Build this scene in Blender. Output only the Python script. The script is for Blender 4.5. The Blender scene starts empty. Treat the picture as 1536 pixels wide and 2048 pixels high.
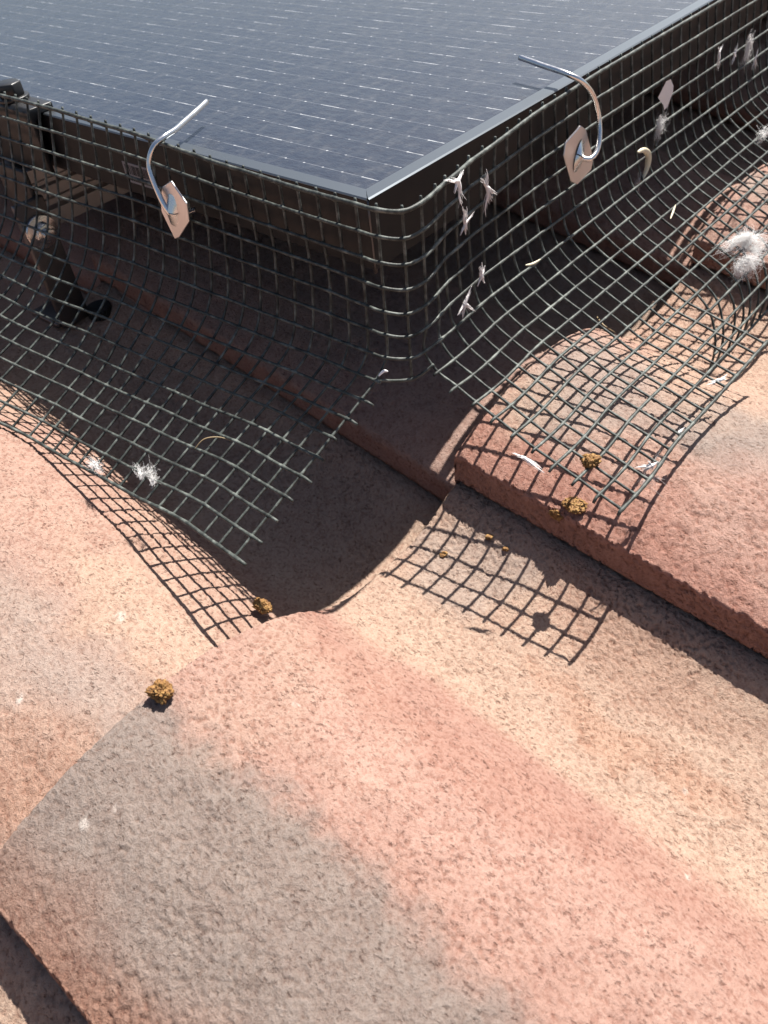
import bpy, bmesh, math
import numpy as np
from mathutils import Matrix, Vector

# ------------------------------------------------------------------ camera, sky, sun, exposure
scn = bpy.context.scene
col = scn.collection
F_PX = 1612.9976                      # focal length in photo pixels (photo 1536 wide)
Rw = np.array([[0.64742146, 0.57458055, -0.50070215],
               [-0.75571843, 0.39893826, -0.51936299],
               [-0.09866663, 0.71463659, 0.69250231]])
CAM = np.array([-0.25720278, -0.24969082, 0.14968426])
cd = bpy.data.cameras.new('camera'); cam = bpy.data.objects.new('camera', cd); col.objects.link(cam)
m4 = Matrix.Identity(4)
for i in range(3):
    for j in range(3): m4[i][j] = Rw[i, j]
    m4[i][3] = CAM[i]
cam.matrix_world = m4
cd.sensor_fit = 'HORIZONTAL'; cd.sensor_width = 36.0; cd.lens = F_PX / 1536 * 36.0
cd.clip_start = 0.01; cd.clip_end = 2000
cd.dof.use_dof = True; cd.dof.focus_distance = 0.40; cd.dof.aperture_fstop = 23.0
scn.camera = cam
scn.render.resolution_x, scn.render.resolution_y = 768, 1024

SUN = Vector((0.62, 0.06, 1.0)).normalized()
el = math.asin(SUN.z); az = math.atan2(SUN.x, SUN.y)      # azimuth from +Y, clockwise
w = bpy.data.worlds.new('World'); scn.world = w; w.use_nodes = True
nt = w.node_tree; bg = nt.nodes['Background']
sky = nt.nodes.new('ShaderNodeTexSky'); sky.sky_type = 'NISHITA'; sky.sun_disc = False
sky.sun_elevation = el; sky.sun_rotation = az
sky.altitude = 300; sky.air_density = 1.0; sky.dust_density = 3.0
nt.links.new(sky.outputs[0], bg.inputs[0]); bg.inputs[1].default_value = 0.05
sl = bpy.data.lights.new('sun', 'SUN'); sl.energy = 5.0; sl.angle = math.radians(0.53); sl.color = (1.0, 0.955, 0.89)
so = bpy.data.objects.new('sun', sl); col.objects.link(so)
so.rotation_euler = SUN.to_track_quat('Z', 'Y').to_euler(); so.location = (1, 0, 3)
scn.view_settings.view_transform = 'Standard'; scn.view_settings.look = 'None'
scn.view_settings.exposure = 1.27; scn.view_settings.gamma = 1.0
scn.render.engine = 'CYCLES'
scn.cycles.diffuse_bounces = 2

# ------------------------------------------------------------------ helpers
rng = np.random.default_rng(7)
TAB = rng.random((8, 256, 256))

def vnoise(x, y, s):
    t = TAB[s % 8]
    x = np.asarray(x, float) + 17.3 * s; y = np.asarray(y, float) - 9.1 * s
    xi = np.floor(x).astype(int); yi = np.floor(y).astype(int)
    fx = x - xi; fy = y - yi
    fx = fx * fx * fx * (fx * (fx * 6 - 15) + 10); fy = fy * fy * fy * (fy * (fy * 6 - 15) + 10)
    a = t[xi & 255, yi & 255]; b = t[(xi + 1) & 255, yi & 255]
    c = t[xi & 255, (yi + 1) & 255]; d = t[(xi + 1) & 255, (yi + 1) & 255]
    return a + (b - a) * fx + (c - a) * fy + (a - b - c + d) * fx * fy

def fbm(x, y, s, o=3):
    v = 0; a = .5; k = 1.0; tot = 0
    for i in range(o):
        v = v + a * vnoise(x * k, y * k, s + i); tot += a; a *= .5; k *= 2.03
    return v / tot

def smooth(a, b, x):
    t = np.clip((x - a) / (b - a), 0, 1); return t * t * (3 - 2 * t)

def np_mesh(name, V, Q, mat, smooth_on=True, colors=None):
    """V (n,3) array, Q (m,4) or list of faces"""
    me = bpy.data.meshes.new(name)
    if isinstance(Q, np.ndarray):
        n = len(V); m, k = Q.shape
        me.vertices.add(n); me.vertices.foreach_set('co', np.ascontiguousarray(V, np.float32).ravel())
        me.loops.add(m * k); me.loops.foreach_set('vertex_index', np.ascontiguousarray(Q, np.int32).ravel())
        me.polygons.add(m); me.polygons.foreach_set('loop_start', np.arange(0, m * k, k, dtype=np.int32))
        me.polygons.foreach_set('loop_total', np.full(m, k, np.int32))
        me.update(calc_edges=True)
    else:
        me.from_pydata([tuple(map(float, v)) for v in V], [], [tuple(map(int, f)) for f in Q])
    me.polygons.foreach_set('use_smooth', np.full(len(me.polygons), bool(smooth_on)))
    if colors is not None:
        ca = me.color_attributes.new('Col', 'FLOAT_COLOR', 'POINT')
        ca.data.foreach_set('color', np.ascontiguousarray(colors, np.float32).ravel())
    me.validate(); me.update()
    if mat: me.materials.append(mat)
    return me

def obj(name, me, parent=None):
    o = bpy.data.objects.new(name, me); col.objects.link(o)
    if parent: o.parent = parent
    return o

def tag(o, label, cat, group=None):
    o['label'] = label; o['category'] = cat
    if group: o['group'] = group
    return o

def thing(name, label, cat, loc=(0, 0, 0), group=None):
    o = obj(name, None); o.location = loc; o.empty_display_size = .01
    return tag(o, label, cat, group)

class MB:
    """collects pieces of one mesh"""
    def __init__(s): s.V = []; s.F = []; s.n = 0
    def add(s, V, F):
        s.V.append(np.asarray(V, float)); s.F += [tuple(i + s.n for i in f) for f in F]; s.n += len(V); return s
    def build(s, name, mat, parent=None, off=(0, 0, 0), smooth_on=True):
        V = np.concatenate(s.V) - np.asarray(off, float)
        return obj(name, np_mesh(name, V, s.F, mat, smooth_on), parent)

def tube(P, r, sides=6, cap=True):
    P = np.asarray(P, float); n = len(P); r = np.broadcast_to(np.asarray(r, float), (n,))
    T = np.gradient(P, axis=0); T /= np.linalg.norm(T, axis=1)[:, None] + 1e-12
    a = np.array([0, 0, 1.]) if abs(T[0][2]) < .9 else np.array([1., 0, 0])
    N = np.zeros_like(P); v = a - T[0] * (a @ T[0]); v /= np.linalg.norm(v)
    for i in range(n):
        v = v - T[i] * (v @ T[i]); v /= np.linalg.norm(v); N[i] = v
    B = np.cross(T, N); th = np.arange(sides) * 2 * math.pi / sides
    V = (P[:, None] + r[:, None, None] * (np.cos(th)[None, :, None] * N[:, None] + np.sin(th)[None, :, None] * B[:, None])).reshape(-1, 3)
    F = []
    for i in range(n - 1):
        for k in range(sides):
            k2 = (k + 1) % sides
            F.append((i * sides + k, i * sides + k2, (i + 1) * sides + k2, (i + 1) * sides + k))
    if cap:
        F.append(tuple(range(sides - 1, -1, -1))); F.append(tuple((n - 1) * sides + k for k in range(sides)))
    return V, F

def spline(P, n):
    """Catmull-Rom through control points, n samples"""
    P = np.asarray(P, float); m = len(P)
    t = np.linspace(0, m - 1, n); i = np.clip(t.astype(int), 0, m - 2); f = (t - i)[:, None]
    g = lambda k: P[np.clip(k, 0, m - 1)]
    p0, p1, p2, p3 = g(i - 1), g(i), g(i + 1), g(i + 2)
    return .5 * (2 * p1 + (p2 - p0) * f + (2 * p0 - 5 * p1 + 4 * p2 - p3) * f ** 2 + (3 * p1 - p0 - 3 * p2 + p3) * f ** 3)

def box(x0, x1, y0, y1, z0, z1, bev=.0008):
    bm = bmesh.new(); bmesh.ops.create_cube(bm, size=1)
    for v in bm.verts:
        v.co = ((x0 + x1) / 2 + v.co.x * (x1 - x0), (y0 + y1) / 2 + v.co.y * (y1 - y0), (z0 + z1) / 2 + v.co.z * (z1 - z0))
    if bev: bmesh.ops.bevel(bm, geom=bm.edges[:], offset=bev, segments=2, profile=.5, affect='EDGES')
    bm.verts.index_update()
    V = [v.co[:] for v in bm.verts]; F = [[v.index for v in f.verts] for f in bm.faces]; bm.free()
    return V, F

def prism(poly, axis, a, b, bev=0):
    """polygon (2-D) extruded along axis from a to b"""
    n = len(poly); V = []
    for h in (a, b):
        for p, q in poly:
            V.append({0: (h, p, q), 1: (p, h, q), 2: (p, q, h)}[axis])
    F = [tuple(range(n)), tuple(range(2 * n - 1, n - 1, -1))] + [(i, n + i, n + (i + 1) % n, (i + 1) % n) for i in range(n)]
    bm = bmesh.new(); vs = [bm.verts.new(v) for v in V]
    for f in F: bm.faces.new([vs[i] for i in f])
    bmesh.ops.recalc_face_normals(bm, faces=bm.faces[:])
    if bev: bmesh.ops.bevel(bm, geom=bm.edges[:], offset=bev, segments=2, profile=.5, affect='EDGES')
    bm.verts.index_update()
    V = [v.co[:] for v in bm.verts]; F = [[v.index for v in f.verts] for f in bm.faces]; bm.free()
    return V, F

# ------------------------------------------------------------------ materials
def mat(name, base=(.5, .5, .5), rough=.5, metal=0.0, **kw):
    m = bpy.data.materials.new(name); m.use_nodes = True
    b = m.node_tree.nodes['Principled BSDF']
    b.inputs['Base Color'].default_value = (*base, 1); b.inputs['Roughness'].default_value = rough
    b.inputs['Metallic'].default_value = metal
    for k, v in kw.items(): b.inputs[k.replace('_', ' ')].default_value = v
    return m

def N(m, typ, **kw):
    n = m.node_tree.nodes.new(typ)
    for k, v in kw.items():
        if k in n.inputs: n.inputs[k].default_value = v
        else: setattr(n, k, v)
    return n
def L(m, a, b): m.node_tree.links.new(a, b)
def bsdf(m): return m.node_tree.nodes['Principled BSDF']
def ocoord(m): return N(m, 'ShaderNodeTexCoord').outputs['Object']
def noise(m, vec, scale, detail=3, rough=.6):
    n = N(m, 'ShaderNodeTexNoise', Scale=scale, Detail=detail, Roughness=rough); L(m, vec, n.inputs['Vector']); return n.outputs['Fac']
def ramp(m, fac, stops):
    r = N(m, 'ShaderNodeValToRGB'); e = r.color_ramp.elements
    while len(e) < len(stops): e.new(.5)
    for i, (p, c) in enumerate(stops):
        e[i].position = p; e[i].color = (*c, 1) if len(c) == 3 else c
    L(m, fac, r.inputs[0]); return r.outputs[0]
def mix(m, fac, a, b, blend='MIX'):
    n = N(m, 'ShaderNodeMix', data_type='RGBA', blend_type=blend)
    for s, v in ((0, fac), (6, a), (7, b)):
        if hasattr(v, 'is_output'): L(m, v, n.inputs[s])
        else: n.inputs[s].default_value = v if s == 0 else (*v, 1)
    return n.outputs[2]
def math_(m, op, a, b=0.0, c=0.0):
    n = N(m, 'ShaderNodeMath', operation=op)
    for i, v in enumerate((a, b, c)):
        if hasattr(v, 'is_output'): L(m, v, n.inputs[i])
        else: n.inputs[i].default_value = v
    return n.outputs[0]
def bump(m, h, dist, strength=1.0, normal=None):
    n = N(m, 'ShaderNodeBump', Strength=strength, Distance=dist); L(m, h, n.inputs['Height'])
    if normal: L(m, normal, n.inputs['Normal'])
    return n.outputs['Normal']

# concrete roof tile: colour comes per vertex (slurry blend of the tile), grain from noise
TILE = mat('tile_concrete', rough=.92, Specular_IOR_Level=.25)
def _tile():
    m = TILE; v = ocoord(m)
    a = N(m, 'ShaderNodeVertexColor', layer_name='Col')
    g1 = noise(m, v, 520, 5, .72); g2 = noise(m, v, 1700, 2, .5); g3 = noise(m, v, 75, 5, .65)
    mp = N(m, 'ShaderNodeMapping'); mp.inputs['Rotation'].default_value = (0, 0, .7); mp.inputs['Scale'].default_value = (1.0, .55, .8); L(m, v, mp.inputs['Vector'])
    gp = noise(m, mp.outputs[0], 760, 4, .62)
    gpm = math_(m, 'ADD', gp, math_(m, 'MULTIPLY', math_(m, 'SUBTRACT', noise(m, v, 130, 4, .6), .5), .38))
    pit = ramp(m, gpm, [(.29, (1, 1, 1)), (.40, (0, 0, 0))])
    f1 = ramp(m, g1, [(.30, (.66, .54, .50)), (.44, (.93, .90, .88)), (.58, (1.03, 1.03, 1.03)), (.75, (1.10, 1.11, 1.11))])
    f3 = ramp(m, g3, [(.3, (.91, .87, .86)), (.7, (1.06, 1.06, 1.05))])
    c = mix(m, 1.0, a.outputs['Color'], f1, 'MULTIPLY'); c = mix(m, 1.0, c, f3, 'MULTIPLY')
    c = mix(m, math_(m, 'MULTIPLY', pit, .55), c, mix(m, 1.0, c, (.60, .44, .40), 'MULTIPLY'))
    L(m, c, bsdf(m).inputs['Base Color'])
    h = math_(m, 'ADD', math_(m, 'MULTIPLY', g1, 1.25), math_(m, 'MULTIPLY', g2, .25))
    h = math_(m, 'SUBTRACT', h, math_(m, 'MULTIPLY', pit, .5))
    L(m, bump(m, h, .0012, 1.0), bsdf(m).inputs['Normal'])
_tile()

WIRE = mat('pvc_coated_wire', (.095, .108, .10), .52, Specular_IOR_Level=.3)
def _wire():
    m = WIRE; v = ocoord(m)
    c = ramp(m, noise(m, v, 160, 4, .65), [(.35, (.012, .014, .013)), (.52, (.048, .055, .050)), (.72, (.15, .165, .15))])
    L(m, c, bsdf(m).inputs['Base Color'])
    L(m, bump(m, noise(m, v, 900, 3), .0003, .6), bsdf(m).inputs['Normal'])
_wire()

FRAME = mat('black_anodised_aluminium', (.008, .008, .009), .5, 0.0, Specular_IOR_Level=.3, Coat_Weight=.1, Coat_Roughness=.5, Coat_IOR=1.5)
def _frame():
    m = FRAME; v = ocoord(m)
    L(m, ramp(m, noise(m, v, 90, 4), [(.3, (.44, .44, .44)), (.75, (.58, .58, .58))]), bsdf(m).inputs['Roughness'])
_frame()
LIP = mat('frame_lip_sunlit', (.125, .14, .155), .38, .9)  # lighter copy of the frame metal, its sun and sky sheen painted in
ALU = mat('mill_aluminium', (.14, .13, .13), .5, 1.0)
STEEL = mat('stainless_steel', (.68, .67, .66), .22, 1.0)
def _steel():
    m = STEEL; L(m, bump(m, noise(m, ocoord(m), 500, 3), .0002, .3), bsdf(m).inputs['Normal'])
    L(m, ramp(m, noise(m, ocoord(m), 120, 3), [(.3, (.16, .16, .16)), (.7, (.34, .34, .34))]), bsdf(m).inputs['Roughness'])
_steel()
RAILM = mat('rail_aluminium', (.42, .40, .40), .42, 1.0)
BLACK = mat('black_clamp_metal', (.010, .010, .011), .4, 0.0)
RUBBER = mat('black_rubber', (.012, .012, .012), .8)
BACK = mat('panel_backsheet', (.05, .05, .05), .6)
PAPER = mat('sticker_paper', (.22, .21, .22), .6)
INK = mat('sticker_ink', (.03, .03, .035), .6)
FLUFF = mat('down_fibre', (.80, .79, .78), .8, Subsurface_Weight=0.0)
FLUFFG = mat('weathered_film', (.66, .63, .62), .6)
QUILL = mat('dry_feather', (.62, .56, .40), .55)
STRAW = mat('dry_straw', (.26, .19, .10), .6)
UNDER = mat('roof_underlay', (.035, .033, .032), .9)
GROUND = mat('ground_earth', (.20, .16, .12), .95)
L(GROUND, ramp(GROUND, noise(GROUND, ocoord(GROUND), 1.5, 5), [(.3, (.13, .10, .07)), (.7, (.25, .20, .14))]), bsdf(GROUND).inputs['Base Color'])
WASH = mat('galvanised_washer', (.63, .60, .58), .38, 1.0)
DROP = mat('dried_dropping', (.42, .24, .07), .75)
def _drop():
    m = DROP; v = ocoord(m)
    L(m, ramp(m, noise(m, v, 420, 4, .6), [(.34, (.085, .034, .008)), (.5, (.20, .095, .022)), (.66, (.32, .19, .06))]), bsdf(m).inputs['Base Color'])
    L(m, bump(m, noise(m, v, 1300, 3), .0005, .8), bsdf(m).inputs['Normal'])
_drop()

# solar glass: dark cells, printed ribbons with solder dots, dusty textured glass on top
GLASS = mat('solar_glass', (.012, .016, .03), .5, 0.0)
def _glass():
    m = GLASS; v = ocoord(m); b = bsdf(m)
    s = N(m, 'ShaderNodeSeparateXYZ'); L(m, v, s.inputs[0]); X, Y = s.outputs[0], s.outputs[1]
    # ribbons every 17 mm, first at 20.5 mm
    u = math_(m, 'PINGPONG', math_(m, 'SUBTRACT', X, .0205), .0085)        # 0 on ribbon
    line = math_(m, 'LESS_THAN', u, .00018)
    dotw = math_(m, 'PINGPONG', math_(m, 'SUBTRACT', Y, .0215), .0066)
    ds = math_(m, 'LESS_THAN', math_(m, 'ADD', math_(m, 'MULTIPLY', u, 1.0), math_(m, 'MULTIPLY', dotw, .65)), .00062)
    # pads with their glint painted brighter, next to the ends of each half cell (93 mm pitch)
    e = math_(m, 'FLOORED_MODULO', math_(m, 'SUBTRACT', Y, .0115), .0932)
    pad = math_(m, 'LESS_THAN', e, .010)
    pad2 = math_(m, 'GREATER_THAN', e, .0832)
    padm = math_(m, 'MULTIPLY', math_(m, 'MAXIMUM', pad, pad2), math_(m, 'LESS_THAN', u, .00034))
    inside = math_(m, 'MULTIPLY', math_(m, 'GREATER_THAN', Y, .0115), math_(m, 'GREATER_THAN', X, .0115))
    brk = math_(m, 'GREATER_THAN', noise(m, v, 240, 3, .7), .40)
    rib = math_(m, 'MAXIMUM', math_(m, 'MULTIPLY', line, .36), math_(m, 'MAXIMUM', ds, math_(m, 'MULTIPLY', padm, brk)))
    rib = math_(m, 'MULTIPLY', math_(m, 'MULTIPLY', rib, inside), ramp(m, noise(m, v, 75, 3, .6), [(.35, (.15, .15, .15)), (.62, (1, 1, 1))]))
    # fingers: faint fine lines across the ribbons
    fin = math_(m, 'PINGPONG', Y, .00065)
    finm = math_(m, 'MULTIPLY', math_(m, 'LESS_THAN', fin, .00016), .35)
    cell = mix(m, finm, (.003, .006, .016), (.014, .022, .042))
    n1 = noise(m, v, 34, 5, .62); n2 = noise(m, v, 260, 4, .6)
    mpd = N(m, 'ShaderNodeMapping'); mpd.inputs['Rotation'].default_value = (0, 0, .75); mpd.inputs['Scale'].default_value = (.75, 1.5, 1); L(m, v, mpd.inputs['Vector'])
    fl = ramp(m, noise(m, mpd.outputs[0], 95, 5, .68), [(.46, (0, 0, 0)), (.66, (1, 1, 1))])
    dust = math_(m, 'MULTIPLY', math_(m, 'ADD', fl, math_(m, 'MULTIPLY', ramp(m, n1, [(.38, (0, 0, 0)), (.75, (1, 1, 1))]), .5)), ramp(m, n2, [(.35, (.15, .15, .15)), (.7, (1, 1, 1))]))
    c = mix(m, math_(m, 'ADD', .001, math_(m, 'MULTIPLY', dust, .075)), cell, (.44, .42, .38))
    c = mix(m, math_(m, 'MULTIPLY', rib, .62), c, (.62, .63, .64))  # ribbon glint put in as a pale diffuse colour
    L(m, c, b.inputs['Base Color'])
    b.inputs['Specular IOR Level'].default_value = .25
    b.inputs['Coat Weight'].default_value = .8; b.inputs['Coat IOR'].default_value = 1.36
    L(m, ramp(m, n1, [(.3, (.07, .07, .07)), (.7, (.17, .17, .17))]), b.inputs['Coat Roughness'])
    b.inputs['Roughness'].default_value = .42
    b.inputs['Sheen Weight'].default_value = .04; b.inputs['Sheen Roughness'].default_value = .35; b.inputs['Sheen Tint'].default_value = (1, .98, .94, 1)
    mp = N(m, 'ShaderNodeMapping'); mp.inputs['Scale'].default_value = (1.0, .38, 1); L(m, v, mp.inputs['Vector'])
    hb = math_(m, 'ADD', noise(m, mp.outputs[0], 210, 3, .55), math_(m, 'MULTIPLY', noise(m, v, 900, 2), .3))
    nb = bump(m, hb, .0012, .38)
    L(m, nb, b.inputs['Coat Normal']); L(m, nb, b.inputs['Normal'])
_glass()

# ------------------------------------------------------------------ ground and roof
g = MB().add([(-400, -400, -4), (400, -400, -4), (400, 400, -4), (-400, 400, -4)], [(0, 1, 2, 3)]).build('ground', GROUND)
g['kind'] = 'structure'

PITCH, GAUGE, SLOPE, STEP, YB0, U0 = .300, .340, .115, .025, -.030, .015
_u = np.array([0, 4, 10, 25, 50, 75, 100, 120, 140, 156, 173, 186, 192, 206, 230, 255, 272, 282, 289, 295, 303, 314, 326]) / 1000
_z = np.array([-146.5, -144.3, -141.5, -136, -130, -128, -128.5, -132, -138, -146, -158, -169.5, -173, -178, -181, -181, -178.5, -175, -170.5, -168.3, -168, -168.5, -168.7]) / 1000
_ud = np.linspace(_u[0], _u[-1], 653); _zd = np.interp(_ud, _u, _z)
_k = np.exp(-.5 * (np.arange(-12, 13) / 5.) ** 2); _k /= _k.sum()
_zs = np.convolve(np.pad(_zd, 12, 'edge'), _k, 'valid'); _zs[:8] = _zd[:8]
def prof(u): return np.interp(u, _ud, _zs)
def butt(k): return YB0 + GAUGE * k
def slope(k): return .178 if k == 1 else (SLOPE if k < 1 else .07)
def base(k):                        # height of course k at its butt edge
    z = 0.0
    for q in range(1, k + 1): z += slope(q) * GAUGE - STEP
    for q in range(0, k, -1): z -= slope(q) * GAUGE - STEP
    return z
def roof_z(x, y):
    k = int(math.ceil((y - YB0) / GAUGE - 1e-9))
    if k < 0: pass
    u = (x - U0) % PITCH
    return float(prof(u) + slope(k) * (y - butt(k)) + base(k))

TAN = np.array((.55, .402, .310)); PINK = np.array((.51, .328, .268)); RED = np.array((.40, .215, .165))
GREY = np.array((.325, .268, .236)); ORNG = np.array((.50, .265, .17)); BROWN = np.array((.35, .225, .17))

TAN, PINK, RED, GREY, ORNG, BROWN = (c * .64 for c in (TAN, PINK, RED, GREY, ORNG, BROWN))
def tile_colour(X, Y, k, j):
    wx = X + (fbm(X * 28, Y * 28, 1) - .5) * .045; wy = Y + (fbm(X * 28, Y * 28, 4) - .5) * .05
    u = X - (U0 + PITCH * j)
    big = fbm(X * 9 + 3 * k + 5 * j, Y * 6 - 2 * j, 2)
    C = PINK[None, :] * np.ones((len(X), 1))
    def put(wgt, c):
        nonlocal C
        C = C * (1 - wgt[:, None]) + c[None, :] * wgt[:, None]
    # general slurry blend: pans paler, edges redder
    put(smooth(.184, .196, u + (wx - X) * .12) * .92, TAN)
    put(smooth(.135, .180, u + (wx - X) * .3) * smooth(.196, .186, u + (wx - X) * .12) * .38, RED)
    put(smooth(.48, .75, big) * .4, TAN); put(smooth(.5, .25, big) * .18, RED * 1.1)
    def blob(cx, cy, rx, ry, c, wt, soft=.45):
        d = np.hypot((wx - cx) / rx, (wy - cy) / ry); put(smooth(1 + soft, 1 - soft, d) * wt, c)
    if (k, j) == (0, -1):
        put(smooth(-.180, -.203, X + (wx - X) * .35 + (fbm(X * 160, Y * 160, 2) - .5) * .016) * .96, GREY)
        put(smooth(-.248, -.290, X + (wx - X) * .4 + .10 * (wy + .09)) * .9, BROWN * np.array((1.15, 1.0, .95)))
        put(smooth(-.160, -.250, wy) * smooth(-.235, -.262, X) * .3, GREY)
        blob(-.150, -.07, .035, .05, TAN, .35); blob(-.145, -.15, .02, .07, PINK * 1.08, .6)
        blob(-.118, -.13, .012, .10, RED * 1.15, .35)
        blob(-.056, -.163, .010, .024, ORNG, .35); blob(-.066, -.205, .006, .03, ORNG, .35); blob(-.05, -.13, .006, .014, ORNG, .3)
        blob(-.015, -.17, .020, .06, BROWN * 1.25, .6); blob(-.02, -.06, .022, .03, GREY * 1.25, .55)
        blob(-.07, -.055, .03, .04, TAN * 1.05, .6)
    if (k, j) == (1, -1):
        put(smooth(.0, 1., np.ones_like(X)) * .55, TAN)
        blob(-.207, .075, .022, .07, GREY * 1.45, .5, .8); blob(-.214, .014, .022, .05, GREY * 1.4, .55, .8)
        blob(-.25, .005, .025, .03, ORNG * np.array((.95, 1.0, 1.05)), .4); blob(-.165, .03, .02, .05, TAN * 1.06, .8)
        blob(-.135, .16, .03, .07, PINK, .6); blob(-.185, .12, .02, .05, PINK * 1.02, .5)
    if (k, j) == (0, 0):
        put(smooth(.060, .030, wx) * .7, RED * np.array((1.18, 1.1, 1.1)))
        blob(.110, -.15, .032, .055, GREY * 1.15, .92); blob(.100, -.065, .05, .030, GREY * 1.28, .8)
        blob(.155, -.11, .035, .04, TAN, .8); blob(.06, -.05, .03, .02, TAN, .5); blob(.075, -.20, .04, .05, PINK, .8)
    if (k, j) == (0, 1):
        blob(.39, -.06, .03, .03, GREY * 1.3, .7); blob(.34, -.05, .02, .03, PINK, .7)
    if (k, j) == (0, -2):
        blob(-.30, -.09, .016, .05, TAN * 1.05, .9)
    if (k, j) == (1, 0):
        put(np.full(len(X), .35), GREY)
    for cx, cy, r in ((-.246, -.052, .003), (-.2305, .028, .0035), (-.172, .030, .004), (-.235, -.058, .002), (-.158, -.078, .0022), (-.062, -.214, .0018), (-.10, -.232, .0016)):
        d = np.hypot(X - cx, Y - cy) / r + (fbm(X * 700, Y * 700, 3) - .5) * 1.6; put(smooth(1.0, .2, d) * .55, np.array((.52, .48, .44)))
    return C

def tile_mesh(k, j, res, rough=1.0):
    """one interlocking concrete tile in world space: top skin, rough left edge, rounded butt"""
    n_t = int(.326 / res); uu = np.linspace(0, .326, n_t)
    nl = max(3, int(.0185 / res))
    face = np.linspace(.0185, .0, nl, endpoint=False)
    ul = np.concatenate([[.030, .012], np.full(nl, .0)]); dl = np.concatenate([[.0185, .0188], face])
    rnd = .0016
    ul[2:] = np.where(face < rnd, rnd - np.sqrt(np.maximum(0, rnd ** 2 - (rnd - np.minimum(face, rnd)) ** 2)), 0) * .8
    U = np.concatenate([ul, np.maximum(uu, .0009)]); D = np.concatenate([dl, np.zeros(n_t)])
    arc = np.concatenate([-dl - np.where(ul > .005, ul, 0), uu])
    n_s = int(.405 / res); ys = np.linspace(-.405, -.0025, n_s)
    th = np.linspace(0, math.pi / 2, 5)[1:]
    nb = max(3, int(.020 / max(res, .0016)))
    yb = np.concatenate([ys, -.0025 + .0025 * np.sin(th), np.zeros(nb)])
    db = np.concatenate([np.zeros(n_s), .0025 * (1 - np.cos(th)), .0025 + np.linspace(.001, .0215, nb)])
    sarc = np.concatenate([ys, -.0025 + .003 * np.arange(1, 5) / 4, .0005 + np.linspace(.001, .0215, nb)])
    UU, YY = np.meshgrid(U, yb, indexing='ij'); DD = D[:, None] + db[None, :]
    AA, SS = np.meshgrid(arc, sarc, indexing='ij')
    X = U0 + PITCH * j + UU; Y = butt(k) + YY
    Z = prof(UU) - DD + slope(k) * YY + base(k)
    P = np.stack([X, Y, Z], -1)
    ga, gb = np.gradient(P, axis=0), np.gradient(P, axis=1)
    Nn = np.cross(ga, gb); Nn /= np.linalg.norm(Nn, axis=-1)[..., None] + 1e-12
    ax = AA + .37 * j + .11 * k; ay = SS + .41 * k
    h = np.zeros_like(AA)
    h += (fbm(ax * 40, ay * 40, 1) - .5) * .0012                       # hand-laid unevenness
    if res < .003:
        # thin broken crust: streaky pits a couple of millimetres long
        px_, py_ = ax * 1.0 + .35 * ay, ay - .35 * ax
        pit = fbm(px_ * 820, py_ * 540, 3, 3)
        amt = .55 + .9 * smooth(.40, .62, fbm(ax * 30, ay * 30, 5))
        h += (fbm(ax * 300, ay * 300, 2, 2) - .5) * .00055
        h -= smooth(.43, .31, pit) * .0006 * amt
        h += (vnoise(ax * 900, ay * 900, 6) - .5) * .00022
        # rough broken face on the side edge and butt edge
        eg = np.clip(smooth(.0005, .003, DD), 0, 1)
        h += eg * ((fbm(ax * 420, ay * 420, 4, 3) - .5) * .0010 - smooth(.45, .30, pit) * .0004)
        nearedge = smooth(.006, 0, UU) * (D[:, None] == 0)
        h *= 1 - .75 * nearedge
        h += nearedge * (fbm(ax * 420, ay * 300, 0, 2) - .6) * .0007
    h *= rough
    P = P + Nn * h[..., None]
    nt_, ns_ = AA.shape
    idx = np.arange(nt_ * ns_).reshape(nt_, ns_)
    Q = np.stack([idx[:-1, :-1], idx[1:, :-1], idx[1:, 1:], idx[:-1, 1:]], -1).reshape(-1, 4)
    C = tile_colour(X.ravel(), Y.ravel(), k, j)
    if res < .003:
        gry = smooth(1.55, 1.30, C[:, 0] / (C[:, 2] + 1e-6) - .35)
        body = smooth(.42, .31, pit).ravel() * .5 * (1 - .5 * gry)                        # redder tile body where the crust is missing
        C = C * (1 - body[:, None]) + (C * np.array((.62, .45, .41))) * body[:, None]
    edge = smooth(.001, .006, D)[:, None] * np.ones((1, ns_)); edge = edge.ravel() * .8
    C = C * (1 - edge[:, None]) + (RED * np.array((1.1, 1.12, 1.1)))[None] * edge[:, None]
    C = np.concatenate([np.clip(C, 0, 1), np.ones((len(C), 1))], 1)
    org = np.array([U0 + PITCH * j, butt(k), 0])
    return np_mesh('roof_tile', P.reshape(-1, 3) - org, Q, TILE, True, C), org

# underlay sheet that carries the tiles, following the mean plane of the courses
ms = (SLOPE * GAUGE - STEP) / GAUGE
def up(x, y): return (x, y, -.245 + ms * (y - YB0))
roof = MB().add([up(-2.2, -1.8), up(3.2, -1.8), up(3.2, 3.0), up(-2.2, 3.0)], [(0, 1, 2, 3)]).build('roof', UNDER)
roof['kind'] = 'structure'
roof['label'] = 'concrete tiled roof of pink, tan and grey interlocking S-tiles'
FINE = {(0, -1): .00082, (0, 0): .00100, (1, -1): .00120, (0, 1): .0015, (0, -2): .0015, (1, 0): .0022, (1, -2): .0022, (1, 1): .0028}
far_me = [None] * 9
for k in range(-4, 8):
    for j in range(-6, 9):
        if (k, j) in FINE:
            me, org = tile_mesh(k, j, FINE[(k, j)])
        else:
            q = (j * 5 + k * 2) % 3 + (3 if k == 1 else 6 if k > 1 else 0)
            if far_me[q] is None: far_me[q], _ = tile_mesh(k, j, .0085)
            if far_me[q].get('zk') is None: far_me[q]['zk'] = k
            me = far_me[q]; org = np.array([U0 + PITCH * j, butt(k), base(k) - base(far_me[q]['zk'])])
        o = obj('roof_tile', me, roof); o.location = org

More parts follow.
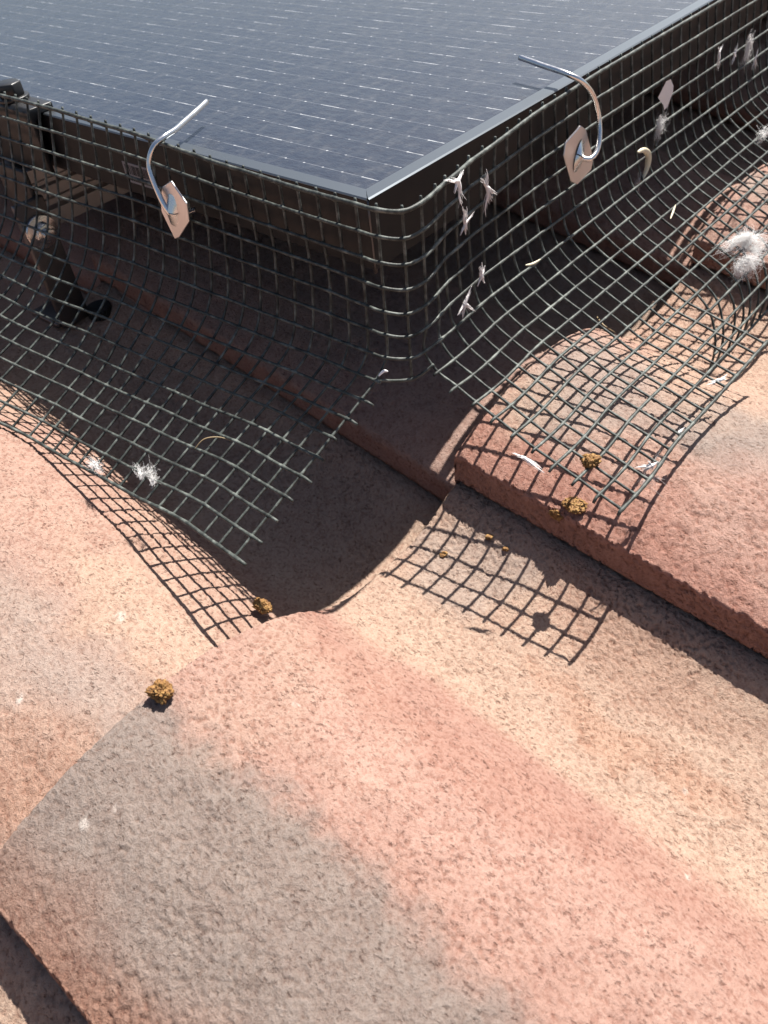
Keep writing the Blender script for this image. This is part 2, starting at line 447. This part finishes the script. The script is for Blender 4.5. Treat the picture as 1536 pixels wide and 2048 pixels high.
# ------------------------------------------------------------------ solar panel
PX, PY = 1.046, 1.72
panel = thing('solar_panel', 'black framed solar panel with thin white ribbon lines, raised above the tiles', 'solar panel', (0, 0, -.035))
POFF = (0, 0, -.035)
fp = [(.0002, -.0010), (.0085, -.0010), (.0085, -.0045), (.002, -.0055), (.002, -.033), (.026, -.033), (.026, -.035), (.0005, -.035), (0, -.0344), (0, -.0012)]
lp = [(.0006, 0), (.0081, 0), (.0085, -.0003), (.0085, -.0008), (-.0002, -.0008), (-.0002, -.0006)]
def frame_bar(fn, length, fp=fp):
    n = len(fp); V = []
    for end in (0, 1):
        for o_, z in fp:
            a = max(o_, .0009); V.append((*fn(o_, a if end == 0 else length - a), z))
    F = [(i, (i + 1) % n, n + (i + 1) % n, n + i) for i in range(n)] + [tuple(range(n)), tuple(range(2 * n - 1, n - 1, -1))]
    bm = bmesh.new(); vs = [bm.verts.new(v) for v in V]
    for f in F: bm.faces.new([vs[i] for i in f])
    bmesh.ops.recalc_face_normals(bm, faces=bm.faces[:]); bm.verts.index_update()
    r = [v.co[:] for v in bm.verts], [[v.index for v in f.verts] for f in bm.faces]; bm.free(); return r
for fn, ln in ((lambda o_, a: (o_, a), PY), (lambda o_, a: (a, o_), PX), (lambda o_, a: (PX - o_, a), PY), (lambda o_, a: (a, PY - o_), PX)):
    fb = MB().add(*frame_bar(fn, ln)).build('frame_bar', FRAME, panel, POFF, False)
    MB().add(*frame_bar(fn, ln, lp)).build('lip', LIP, fb, POFF, False)
for cx_, cy_ in ((0, 0), (PX, 0), (0, PY), (PX, PY)):
    sx = 1 if cx_ == 0 else -1; sy = 1 if cy_ == 0 else -1
    pts = np.array([(cx_ + sx * .0010, cy_ + sy * .0010, z) for z in (-.0012, -.01, -.02, -.03, -.0365)])
    MB().add(*tube(pts, [.0008, .00085, .0008, .00085, .0010], 8)).build('corner_glint', ALU, panel, POFF)  # thin tube added to draw the lit glint on the bevelled corner edge
gl = MB().add(*box(.0083, PX - .0083, .0083, PY - .0083, -.0044, -.0014, 0)).build('glass', GLASS, panel, (0, 0, 0), False)
gl.location = (0, 0, .035)
MB().add(*box(.0083, PX - .0083, .0083, PY - .0083, -.0060, -.0046, 0)).build('backsheet', BACK, panel, POFF, False)
st = MB().add(*box(-.0003, .0, .168, .197, -.0285, -.0165, 0)).build('sticker', PAPER, panel, POFF, False)
bars = MB(); y = .170
while y < .195:
    wd = .0003 + .0007 * rng.random(); bars.add(*box(-.0005, -.0003, y, y + wd, -.0232, -.0178, 0)); y += wd + .0004 + .0007 * rng.random()
for r_ in range(2):
    y = .171
    while y < .193:
        wd = .0007 + .001 * rng.random(); bars.add(*box(-.0005, -.0003, y, y + wd, -.0252 - .0018 * r_, -.0242 - .0018 * r_, 0)); y += wd + .0006
bars.build('barcode_print', INK, st, POFF, False)
st.location = (0, 0, 0)

# ------------------------------------------------------------------ mounting hardware under the left edge
def hexagon(r, c, a0=0): return [(c[0] + r * math.cos(a0 + i * math.pi / 3), c[1] + r * math.sin(a0 + i * math.pi / 3)) for i in range(6)]
def ring_poly(r, c, n=24): return [(c[0] + r * math.cos(2 * math.pi * i / n), c[1] + r * math.sin(2 * math.pi * i / n)) for i in range(n)]

rail = thing('mounting_rail', 'grooved aluminium mounting rail under the panel, seen through the left mesh', 'rail', (0, .32, -.077))
rp = [(.300, -.037), (.310, -.037), (.310, -.043), (.322, -.043), (.322, -.037), (.336, -.037), (.336, -.077), (.300, -.077),
      (.300, -.066), (.3035, -.064), (.3035, -.060), (.300, -.058), (.300, -.0505), (.3025, -.0495), (.3025, -.0465), (.300, -.0455)]
MB().add(*prism(rp, 0, -.012, 1.10, .0004)).build('rail_profile', RAILM, rail, (0, .32, -.077), False)
MB().add(*box(-.0155, -.0122, .2985, .3375, -.0785, -.0355, .0012)).build('end_cap', BLACK, rail, (0, .32, -.077))

zb = roof_z(-.02, .296)
LO = (0, .32, -.077)
lf = MB().add(*box(-.033, -.010, .2935, .2985, zb + .002, -.052, .0012)).build('bracket', ALU, rail, LO)
MB().add(*box(-.036, -.008, .2987, .335, zb + .002, zb + .0065, .0012)).build('base_plate', ALU, lf, LO)
MB().add(*prism(ring_poly(.0095, (-.004, .289)), 2, roof_z(-.004, .289) - .003, roof_z(-.004, .289) + .006, .0015)).build('rubber_seal', RUBBER, lf, LO)
MB().add(*prism(ring_poly(.0115, (-.0215, -.073)), 1, .2905, .2933, .0005)).build('washer', STEEL, lf, LO)
MB().add(*prism(hexagon(.0075, (-.0215, -.073), .2), 1, .2855, .2905, .0008)).add(*prism(ring_poly(.0042, (-.0215, -.073), 16), 1, .281, .2857, .0006)).build('bolt', STEEL, lf, LO)
for ch in lf.children: ch.location = (0, 0, 0)

CO = (0, .300, -.035)
cl = thing('end_clamp', 'black panel clamp with hex bolt gripping the left frame edge', 'clamp', CO)
cp = [(.0085, .0003), (.0085, .0045), (-.0075, .0045), (-.0095, .0025), (-.0095, -.035), (-.006, -.035), (-.006, -.003), (-.0008, -.003), (-.0008, .0003)]
MB().add(*prism(cp, 1, .272, .332, .0007)).build('clamp_body', BLACK, cl, CO)
cb = MB().add(*prism(hexagon(.0085, (-.0005, .303), .35), 2, .0066, .0146, .0009)).build('bolt_head', BLACK, cl, CO)
MB().add(*prism(ring_poly(.0105, (-.0005, .303)), 2, .0046, .0066, .0005)).build('flange', BLACK, cb, CO)
MB().add(*prism(ring_poly(.003, (-.0040, .303), 14), 2, -.045, -.0031, 0)).build('shank', STEEL, cl, CO)

# ------------------------------------------------------------------ wire mesh bird guard
C_ = .0127
def fill(rows):
    """rows: {row: (outward mm, z mm)} -> (17,2) in m by interpolation"""
    ks = sorted(rows); a = np.array([rows[k] for k in ks], float)
    r = np.arange(17); return np.stack([np.interp(r, ks, a[:, 0]), np.interp(r, ks, a[:, 1])], 1) / 1000
LS = [(-.0115, fill({0: (8, 1), 3: (9.3, -37), 5: (10.5, -62), 6: (12.5, -73.5), 7: (21, -81), 8: (32, -85.5), 9: (43.5, -89.5), 16: (127, -117)})),
      (.03, fill({0: (7, .3), 3: (7, -37.8), 4: (8, -50), 5: (10.3, -63), 6: (13.3, -75), 7: (19.3, -84.5), 8: (29.5, -89.5), 9: (41, -93.5), 16: (125.5, -119.5)})),
      (.09, fill({0: (6, 1.5), 3: (8, -36), 5: (13, -61), 6: (17, -73), 7: (24, -83), 8: (34, -90), 9: (45, -95.5), 16: (124, -128)})),
      (.176, fill({0: (6, 6), 1: (8.3, -7), 3: (12.7, -31.5), 4: (16, -44), 5: (20, -56), 6: (25.4, -67), 7: (33.5, -77), 8: (43, -86), 9: (53, -93.5), 10: (62, -100), 11: (71, -106.5), 12: (82, -112.5), 16: (128, -131.5)})),
      (.24, fill({0: (10, 10), 1: (14, -2), 4: (25.5, -39), 5: (30, -50), 6: (36, -61), 7: (44, -70.5), 8: (54, -79), 9: (64, -86), 10: (74, -92), 12: (95, -98), 16: (138, -111.5)})),
      (.30, fill({0: (10.5, 10.5), 1: (14.5, -1.5), 4: (26, -38), 5: (31, -49), 6: (37.5, -60), 7: (46, -69), 8: (56, -77), 9: (66.5, -83), 10: (77, -87), 12: (99, -93.5), 16: (144, -97)})),
      (.36, fill({0: (11, 11), 1: (15, -1), 4: (27, -37), 5: (32, -48), 6: (39, -59), 7: (48, -68), 8: (58, -76), 9: (68, -83), 10: (79, -89), 12: (101, -91), 16: (146, -96)})),
      (.80, fill({0: (8, 6), 1: (11, -6), 4: (22, -43), 5: (27, -54), 6: (34, -65), 7: (43, -74), 8: (53, -82), 9: (64, -88), 10: (75, -93), 12: (98, -99), 16: (144, -108)}))]
RS = [(.006, fill({0: (24.4, 0), 3: (23.7, -37), 6: (22, -75), 7: (27, -84), 8: (38.5, -89), 9: (50, -94), 12: (85, -108), 16: (133, -123)})),
      (.03, fill({0: (20.5, 0), 3: (18, -37.5), 5: (19, -63), 6: (22, -75), 7: (29.5, -84), 8: (40, -90), 9: (51, -95), 12: (86, -109), 16: (133.5, -123)})),
      (.065, fill({0: (14, -1), 1: (13, -14.5), 3: (13, -40), 4: (14, -53), 5: (15.5, -66), 6: (19.5, -77), 7: (28.5, -85), 8: (39.5, -91), 12: (86.5, -110), 16: (134, -123)})),
      (.13, fill({0: (7.5, -1), 1: (8.2, -14), 3: (10.5, -40), 4: (13, -52.5), 5: (16, -65), 6: (21, -76), 7: (30, -84), 8: (40.5, -90), 12: (87, -111), 16: (134.5, -123)})),
      (.20, fill({0: (4, -1.5), 1: (6, -15.5), 2: (8, -28.5), 3: (9.5, -40), 4: (12.5, -51.6), 5: (15.8, -64), 6: (21.5, -75.5), 7: (31, -83), 8: (41, -89.5), 10: (64, -101), 12: (87, -112), 16: (134, -123)})),
      (.9, fill({0: (4, -1.5), 1: (6, -15.5), 2: (8, -28.5), 3: (9.5, -40), 4: (12.5, -51.6), 5: (15.8, -64), 6: (21.5, -75.5), 7: (31, -83), 8: (41, -89.5), 10: (64, -101), 12: (87, -112), 16: (134, -121)}))]
def station(S, v):
    vs = [s[0] for s in S]
    if v <= vs[0]: return S[0][1]
    if v >= vs[-1]: return S[-1][1]
    i = max(k for k in range(len(vs)) if vs[k] <= v); f = (v - vs[i]) / (vs[i + 1] - vs[i]); f = f * f * (3 - 2 * f) * .5 + f * .5
    return S[i][1] * (1 - f) + S[i + 1][1] * f
def relax(p, cell=.01238):
    """round the profile a little, then resample at exactly one cell per row"""
    q = spline(p, 321); d = np.r_[0, np.cumsum(np.linalg.norm(np.diff(q, axis=0), axis=1))]
    t = np.arange(17) * cell
    end = q[-1] + (q[-1] - q[-6]) / np.linalg.norm(q[-1] - q[-6]) * .03
    q = np.vstack([q, end]); d = np.r_[d, d[-1] + .03]
    return np.stack([np.interp(t, d, q[:, 0]), np.interp(t, d, q[:, 1])], 1)
def wob(a, b, s, amp): return (vnoise(np.array([a * .9]), np.array([b * .9]), s)[0] - .5) * 2 * amp

guard = thing('wire_mesh_guard', 'dark green-grey welded wire mesh bird guard bent round the panel corner', 'wire mesh', (0, 0, -.13))
GO = np.array((0, 0, -.13))
NL, NR = 58, 66
left = np.zeros((NL, 17, 3)); right = np.zeros((NR, 17, 3))
for n in range(NL):
    Y = -.0115 + C_ * n; p = relax(station(LS, Y))
    for r in range(17):
        left[n, r] = (-p[r, 0] + wob(n, r, 1, .00012), Y + wob(n, r, 2, .00012), p[r, 1] + wob(n, r, 3, .00012))
XS = .178                        # slit in the right-hand skirt: beyond it the outer rows are folded down
for n in range(NR):
    X = .0065 + C_ * n; p = relax(station(RS, X), .01265)
    for r in range(17):
        right[n, r] = (X + wob(n + 40, r, 1, .0001), -p[r, 0] + wob(n + 40, r, 2, .0001), p[r, 1] + wob(n + 40, r, 3, .0001))
    if r and X < .02: right[n, :6, 0] += .003
# columns of the far part fold down after row 12
NS = int((XS - .0065) / C_) + 1   # first folded column
NE = 27                           # fold dies out on the next crest
for n in range(NS, NE):
    f = 1.0 if n < NE - 3 else (NE - n) / 4.
    a = np.array([-.62, -.98, -1.25, -1.55]) * f - .4 * (1 - f)
    for q, r in enumerate(range(13, 17)):
        s = C_
        right[n, r] = right[n, r - 1] + np.array([-.0012 * f * (q + 1) + wob(n, r, 5, .0014), -math.cos(a[q]) * s, math.sin(a[q]) * s])
corner = np.zeros((1, 8, 3))
for r in range(8):
    corner[0, r] = (-.0022 - .0006 * (r > 3), -.0222 + .0004 * r, 0 - C_ * r * .995)

def densify(P, per):
    return spline(P, (len(P) - 1) * per + 1)
def node_bumps(n, per, r0, amp, start=0):
    t = (np.arange(n) - start) / per
    return r0 * (1 + amp * np.exp(-((t - np.round(t)) / .11) ** 2) + .03 * np.sin(np.arange(n) * 1.7))
def wire_obj(name, P, r0, per=6, sides=7, ext0=0, ext1=0, off=(0, 0, 0), tipdrop=0):
    P = np.asarray(P) + np.asarray(off)
    Q = densify(P, per)
    R_ = node_bumps(len(Q), per, r0, .20)
    if ext0:
        d = Q[0] - Q[1]; d /= np.linalg.norm(d)
        Q = np.vstack([Q[0] + d * ext0 + np.array((0, 0, -tipdrop)), Q[0] + d * ext0 * .55, Q]); R_ = np.r_[r0 * .85, r0 * .98, R_]
    if ext1:
        d = Q[-1] - Q[-2]; d /= np.linalg.norm(d)
        Q = np.vstack([Q, Q[-1] + d * ext1 * .55, Q[-1] + d * ext1 + np.array((0, 0, -tipdrop))]); R_ = np.r_[R_, r0 * .98, r0 * .85]
    V, F = tube(Q, R_, sides)
    return MB().add(V, F).build(name, WIRE, guard, GO)
RL, RC = .00086, .00074
rr = lambda: rng.random()
# long wires rows 0..6 run right round the corner
for r in range(7):
    P = np.vstack([left[::-1, r], corner[0, r][None], right[:, r]])
    wire_obj('line_wire', P, RL if r else RL * 1.25, 5)
# skirt rows, cut at the corner
for r in range(7, 17):
    P = left[:, r]
    wire_obj('line_wire', P, RL * (1.15 if r == 16 else 1), 5, ext0=.0035 + .0055 * rr(), tipdrop=.0012 * rr())
    Rr = right[:, r]
    if r < 13:
        wire_obj('line_wire', Rr, RL, 5, ext0=.003 + .004 * rr(), tipdrop=.001 * rr())
    else:
        wire_obj('line_wire', Rr[:NS], RL * (1.15 if r == 16 else 1), 5, ext0=.003 + .006 * rr(), ext1=.003 + .004 * rr(), tipdrop=.002 * rr())
        wire_obj('line_wire', Rr[NS:], RL, 5, ext0=.003)
# bottom of the corner post, row 7
wire_obj('line_wire', np.vstack([left[0, 7], corner[0, 7], right[0, 6] * .35 + right[0, 7] * .65]), RL, 6)
for n in range(NL):
    wire_obj('cross_wire', left[n], RC, 5, ext0=.0022, ext1=.0010, off=(.0011, 0, 0))
for n in range(NR):
    wire_obj('cross_wire', right[n], RC, 5, ext0=.0022, ext1=.0010, off=(0, .0011, .0004))
wire_obj('cross_wire', corner[0], RC, 5, ext0=.0022, ext1=.001, off=(.0008, .0008, 0))

# ------------------------------------------------------------------ fixing clips: bent rod through an octagonal washer
def clip(label, centre, poly, rod, nrm):
    c = np.asarray(centre, float)
    t = thing('mesh_clip', label, 'clip', tuple(c), 'clips hooked over the panel edge')
    P3 = np.array(poly, float); n = len(P3); nr = np.asarray(nrm, float); nr /= np.linalg.norm(nr)
    V = np.vstack([P3, P3 + nr * .0011]); F = [tuple(range(n)), tuple(range(2 * n - 1, n - 1, -1))] + [(i, n + i, n + (i + 1) % n, (i + 1) % n) for i in range(n)]
    bm = bmesh.new(); vs = [bm.verts.new(v) for v in V]
    for f in F: bm.faces.new([vs[i] for i in f])
    bmesh.ops.recalc_face_normals(bm, faces=bm.faces[:])
    bmesh.ops.bevel(bm, geom=bm.edges[:], offset=.0003, segments=1, affect='EDGES'); bm.verts.index_update()
    V = [v.co[:] for v in bm.verts]; F = [[v.index for v in f.verts] for f in bm.faces]; bm.free()
    wsh = MB().add(V, F).build('washer', WASH, t, c, False)
    # pressed tongues that grip the rod: two small half domes
    m = P3.mean(0) + nr * .0011
    e1 = P3[0] - P3.mean(0); e1 /= np.linalg.norm(e1); e2 = np.cross(nr, e1)
    for sgn in (1, -1):
        V = []; F = []; a_, b_ = 9, 7
        for i in range(a_):
            for k in range(b_):
                u_, v_ = i / (a_ - 1), -1 + 2 * k / (b_ - 1)
                wdt = .0042 * math.sqrt(max(0, 1 - (u_ * .92) ** 2)) + .0004
                hgt = .0028 * (1 - u_) * (1 - v_ * v_) ** .6
                V.append(m + e1 * sgn * (.0003 + .0085 * u_) + e2 * v_ * wdt + nr * (hgt + .00005))
        for i in range(a_ - 1):
            for k in range(b_ - 1): F.append((i * b_ + k, (i + 1) * b_ + k, (i + 1) * b_ + k + 1, i * b_ + k + 1))
        MB().add(V, F).build('tongue', STEEL, wsh, c)
    R_ = spline(rod, 70)
    MB().add(*tube(R_, .0015, 12)).build('rod', STEEL, t, c)
mm = lambda pts: [tuple(np.array(p) / 1000) for p in pts]
clip('steel clip with octagonal washer on the left mesh, rod bent over the panel', (-.017, .128, -.0265),
     mm([(-15.5, 126.2, -9.1), (-16.5, 134.5, -13.5), (-17.0, 139, -20.5), (-18.2, 139.5, -27.5), (-19.5, 132.1, -41), (-19.3, 127.5, -39), (-18.0, 116.3, -28.5), (-16.5, 116.0, -18.8)]),
     mm([(-6, 127, -29), (-17.5, 128.5, -28), (-20.5, 131.5, -24), (-20.0, 136.5, -13), (-18, 140, -3), (-13.5, 138.5, 5), (-6, 137, 8.2), (3, 139, 8.6), (12, 143, 8.8), (26, 149, 9.3), (39, 154.5, 10)]), (-1, -.05, -.12))
clip('steel clip with octagonal washer on the right mesh, rod over the bright panel edge', (.1615, -.014, -.035),
     mm([(164, -11.5, -19), (147.6, -12, -22.8), (145.6, -12.5, -29), (152, -14.5, -45.2), (158.5, -15, -49.3), (174.2, -14.5, -46.6), (176.8, -14, -41.1), (169.2, -12, -22.6)][::-1]),
     mm([(161.5, -4, -35), (162, -15.5, -35.8), (166, -19.5, -36.5), (173, -19.5, -32.5), (178, -16.5, -23), (177.5, -14, -13), (172.5, -12.5, -4), (165, -10, 3.5), (161.5, -4, 7), (162.5, 4, 8), (164.5, 14, 8.7), (166.5, 23, 9.4), (168.4, 31.5, 10)]), (.02, -1, -.1))

# ------------------------------------------------------------------ droppings
def ico(r, c, sub=1):
    bm = bmesh.new(); bmesh.ops.create_icosphere(bm, subdivisions=sub, radius=r)
    bm.verts.index_update()
    V = np.array([v.co[:] for v in bm.verts]); F = [[v.index for v in f.verts] for f in bm.faces]; bm.free()
    V = V * (1 + .28 * (rng.random((len(V), 1)) - .5)) + np.asarray(c); return V, F
from mathutils import noise as mnoise
def dropping(label, base_, size, n, gr=.0011, group='dried bird droppings'):
    b = np.asarray(base_, float) / 1000; sz = np.asarray(size) / 1000 * 1.2
    bm = bmesh.new(); bmesh.ops.create_icosphere(bm, subdivisions=5 if n > 20 else 3, radius=1); bm.verts.index_update()
    off = Vector(rng.normal(size=3) * 9); V = []
    for v in bm.verts:
        d = v.co.normalized()
        lump = mnoise.noise(d * 1.5 + off) * .38
        crust = (abs(mnoise.noise(d * 3.6 + off)) - .25) * .42
        grit = mnoise.noise(d * 9 + off) * .16 + mnoise.noise(d * 19 + off) * .07
        p = d * (.95 + lump + crust + grit)
        p.z = p.z * .6 + .35 if p.z > -.5 else p.z * .3 + .2
        V.append(b + np.array(p) * sz)
    F = [[v.index for v in f.verts] for f in bm.faces]; bm.free()
    o = MB().add(V, F).build('bird_dropping', DROP, None, tuple(b)); o.location = b
    return tag(o, label, 'dropping', group)
def rz(x, y, dz=0): return (x, y, roof_z(x / 1000, y / 1000) * 1000 + dz)
dropping('round yellow-brown dropping at the tip of the grey tile patch', rz(-192.5, -36, .6), (3.9, 3.9, 6.4), 90)
dropping('dropping tucked against the tile butt edge at the tip of the panel shadow', rz(-117, -5, 5), (3.2, 4.5, 5), 60)
dropping('dropping stuck on the wires of the right mesh skirt', (19.5, -111.5, -117.5), (3.6, 4.0, 5.2), 70, .001)
dropping('dropping smeared over the red tile edge below the right mesh corner', rz(21, -104, 0), (4.6, 4.6, 4.4), 80)
dropping('thin dribble of dropping running down the red tile edge', rz(15.5, -97, -5), (1.6, 3.6, 4.5), 26, .0008)
dropping('small dropping crumb between the mesh shadow lines, nearest the tile edge', rz(-3, -77.5), (1.2, 1.6, 1.8), 9, .0007)
dropping('flat dropping crumb on the tan pan beside the shaded gutter', rz(-1.5, -66), (2.4, 1.8, .9), 12, .0005)
dropping('flat dropping crumb in the upper left cell of the mesh shadow', rz(-24, -50.5), (2.2, 1.8, .8), 10, .0005)

# ------------------------------------------------------------------ down, feathers and straw caught in the mesh
def fluff(label, c, size, n, mat_=FLUFF, dirn=None, name='down_tuft', group='white down caught in the mesh'):
    c = np.asarray(c, float) / 1000; s = np.asarray(size, float) / 1000; mb = MB()
    K = 5; hub = c + rng.normal(size=(K, 3)) * s * .45                  # a few matted plumes
    ax = rng.normal(size=(K, 3)) * s * .8
    if dirn is not None: ax = ax * .6 + np.asarray(dirn) / 1000
    for i in range(int(n * 2)):
        q = i % K
        p0 = hub[q] + rng.normal(size=3) * s * .16
        d = ax[q] * (.4 + .9 * rng.random()) + rng.normal(size=3) * s * .38
        k1 = rng.normal(size=3) * s * .28; k2 = rng.normal(size=3) * s * .4
        P = spline([p0, p0 + d * .3 + k1 * .6, p0 + d * .65 + k1, p0 + d * .9 + k2], 8)
        mb.add(*tube(P, np.linspace(.00008, .00003, 8), 3, False))
    o = mb.build(name, mat_, None, tuple(c)); o.location = c
    return tag(o, label, 'down', group)
def wisp(label, c, arms, mat_=FLUFFG, r=.0011, name='film_wisp', group=None, cat='wisp'):
    """star of drawn-out film: tapering arms that leave one centre"""
    c = np.asarray(c, float) / 1000; mb = MB()
    r = r * .62
    for a in arms:
        a = np.asarray(a, float) / 1000 * .72; ln = np.linalg.norm(a)
        sd = np.cross(a, (.3, .5, .8)); sd /= np.linalg.norm(sd)
        P = spline([c, c + a * .3 + sd * ln * .04, c + a * .65 - sd * ln * .05, c + a], 12)
        t = np.linspace(0, 1, 12)
        mb.add(*tube(P, r * ((1 - t) ** 1.3 * .95 + .10) * (1 + .3 * rng.random(12)), 6))
        for q in range(9):
            b = a * (.4 + .6 * rng.random()) + rng.normal(size=3) * ln * .07
            mb.add(*tube(spline([c + rng.normal(size=3) * r * .4, c + b * .5 + rng.normal(size=3) * ln * .05, c + b], 7), np.linspace(.00022, .00006, 7), 3, False))
    o = mb.build(name, mat_, None, tuple(c)); o.location = c
    return tag(o, label, cat, group)
def blade(label, pts, wid, mat_, name, cat, cup=.25):
    """curved feather or straw blade with thickness"""
    P = spline(np.asarray(pts, float) / 1000, 20); T = np.gradient(P, axis=0); T /= np.linalg.norm(T, axis=1)[:, None]
    view = CAM - P.mean(0); S = np.cross(T, view); S /= np.linalg.norm(S, axis=1)[:, None]; U = np.cross(S, T)
    t = np.linspace(0, 1, 20); w_ = wid / 1000 * np.sin(np.pi * np.clip(t * .94 + .05, 0, 1)) ** .7
    V = []; F = []
    for i in range(20):
        for k, sg in enumerate((-1, 0, 1)):
            V.append(P[i] + S[i] * sg * w_[i] + U[i] * (w_[i] * cup * (0 if sg else 1) + .0001))
        for k, sg in enumerate((1, 0, -1)):
            V.append(P[i] + S[i] * sg * w_[i] + U[i] * (w_[i] * cup * (0 if sg else 1) - .0001))
    for i in range(19):
        for k in range(6): F.append((i * 6 + k, i * 6 + (k + 1) % 6, (i + 1) * 6 + (k + 1) % 6, (i + 1) * 6 + k))
    F += [tuple(range(5, -1, -1)), tuple(114 + k for k in range(6))]
    o = MB().add(V, F).build(name, mat_, None, tuple(P[0])); o.location = P[0]
    return tag(o, label, cat)

wisp('white star of film on the top wire right of the panel corner', (40.5, -20, -3), [(-17, -2, 7), (5, 1, 2), (2, -1, -17), (-5, -1, -6), (8, 1, 4)], FLUFF, .0016, cat='wisp')
wisp('pinkish film strand below the top wire, second from the panel corner', (68, -17, -17), [(-1, 0, 13), (-7, 0, 9), (4, -1, -11), (9, -1, -8), (-2, 0, -20), (1, -1, -12)], FLUFFG, .0013)
wisp('pinkish film strand stretched under the white star of film', (46, -19.5, -26), [(-3, 0, 13), (2, 0, 11), (9, -1, 5), (-6, 0, -6), (0, 0, -8)], FLUFFG, .0012)
wisp('short film wisp on the bend row right of the corner post', (59, -19, -60), [(-2, 0, 8), (5, 0, 6), (-5, 0, -6), (3, -1, -7), (1, 0, 10)], FLUFFG, .0016)
wisp('pale film web hanging at the foot of the corner post', (40, -22, -66), [(9, 0, 10), (-9, 0, -5), (-3, 0, -10), (8, -2, -9), (2, 0, 5)], FLUFFG, .0015)
def flake(label, pts, mat_, cat='flake', name='film_flake'):
    P = np.asarray(pts, float) / 1000; c = P.mean(0); n = len(P); nr = CAM - c; nr /= np.linalg.norm(nr)
    V = [c + nr * .0012]; 
    for p in P: V += [p + nr * .0004 * rng.normal()]
    V += [v - nr * .00025 for v in list(V)]
    m_ = n + 1; F = [(0, 1 + i, 1 + (i + 1) % n) for i in range(n)] + [(m_, m_ + 1 + (i + 1) % n, m_ + 1 + i) for i in range(n)] + [(1 + i, m_ + 1 + i, m_ + 1 + (i + 1) % n, 1 + (i + 1) % n) for i in range(n)]
    o = MB().add(V, F).build(name, mat_, None, tuple(c), False); o.location = c
    return tag(o, label, cat)
flake('grey torn film flake above the fluffy white tuft on the right mesh', [(257, -13, -32), (266, -13, -25), (272, -13, -25.5), (277.5, -13, -31), (278, -13, -35), (273, -13, -42), (269, -13, -43), (266, -13, -39), (262, -13, -36)], FLUFFG)
fluff('fluffy white tuft below the grey film flake on the right mesh', (262, -14, -47), (4.5, 2, 7), 95, FLUFF, (2, 0, -5))
blade('curled cream feather on the right mesh below the clip', [(231, -16, -56), (238, -17, -57), (243, -18, -62), (243, -18, -70), (237, -18, -77)], 2.0, QUILL, 'feather', 'feather')
fluff('thin down below the curled cream feather', (233, -18, -78), (3, 1, 5), 14, FLUFFG)
wisp('thin film strand on the far right mesh, left of the white cluster', (346, -12, -30), [(-4, 0, 6), (5, 0, 6), (1, 0, -13), (3, -1, -16)], FLUFF, .0010)
wisp('small film wisp between the film strand and the white cluster', (372, -13, -38), [(2, 0, 10), (-4, 0, 3), (-3, 0, -8), (5, 0, -3)], FLUFF, .0011)
fluff('white down cluster at the upper right of the mesh', (396, -13, -33), (6, 2, 8), 110, FLUFF, (3, 0, -7))
wisp('film strand trailing below the upper right down cluster', (408, -15, -50), [(4, 0, 9), (-4, 0, -9), (6, -1, -12)], FLUFFG, .0009)
fluff('white tuft on the bend of the mesh at the right picture edge', (378, -42, -88), (7, 3, 4), 80, FLUFF)
blade('pale straw lying along a wire in the middle of the right mesh', [(226, -46, -91), (232, -44.5, -89), (238, -43, -87)], .6, QUILL, 'straw_bit', 'straw')
fluff('large upper clump of white down at the end of the right skirt', (255, -86, -106), (9, 6, 6), 330, FLUFF)
fluff('lower clump of white down hanging under the large one', (236, -95, -111), (7, 5, 7), 260, FLUFF, (2, -2, -5))
wisp('white strip of film on the cut edge of the right skirt', (-2.5, -88, -109), [(-3.5, 8, 3.5), (3, -9, -4.5), (2.5, -14, -8), (-1.5, 4, 1)], FLUFF, .0013, 'film_strip', None, 'film')
wisp('white film on the outer right skirt wire by the far crest', (124, -131, -122), [(7, -2, 2), (-8, 4, 1), (-13, 5, 1), (4, -3, -1)], FLUFF, .0012)
wisp('short white film on the outer right skirt wire, middle one', (72, -133, -122.5), [(5, -1, 1), (-4, 0, 0), (3, -1, 2)], FLUFF, .0013)
wisp('tangled film on the outer right skirt wire near its front corner', (40, -134, -122), [(-9, 8, 1), (5, -2, 1), (-5, 3, -4), (4, 0, -6), (-1, 3, 4)], FLUFFG, .0014)
fluff('loose fibres under the tangled film near the skirt front corner', (39, -133, -126), (5, 4, 4), 26, FLUFFG)
fluff('white tuft on the left skirt edge, nearer the picture edge', (-123, 112, -124), (3, 4.5, 2.5), 60, FLUFF)
fluff('larger white tuft on the left skirt edge above the tile', (-117, 70, -118), (3.2, 4.5, 3.5), 75, FLUFF, (3, 1, 3))
blade('thin curled straw on the left skirt', [(-92, 56, -108), (-86, 54, -104.5), (-80, 49, -105), (-77, 43, -107)], .35, STRAW, 'straw_bit', 'straw')
blade('tiny white feather barb by the cut corner of the left skirt', [(-24, -17, -75), (-21, -18, -73.5), (-19, -19, -74.5)], .7, FLUFF, 'feather', 'feather')
blade('cream barb on the mesh between the corner post and the right clip', [(101, -19, -73), (106, -20.5, -74), (112, -22, -73.5)], .7, QUILL, 'feather', 'feather')
blade('thin curved straw in the shade behind the right skirt', [(190, -20, -150), (183, -24, -147), (178, -32, -148), (180, -40, -152)], .5, STRAW, 'straw_bit', 'straw')
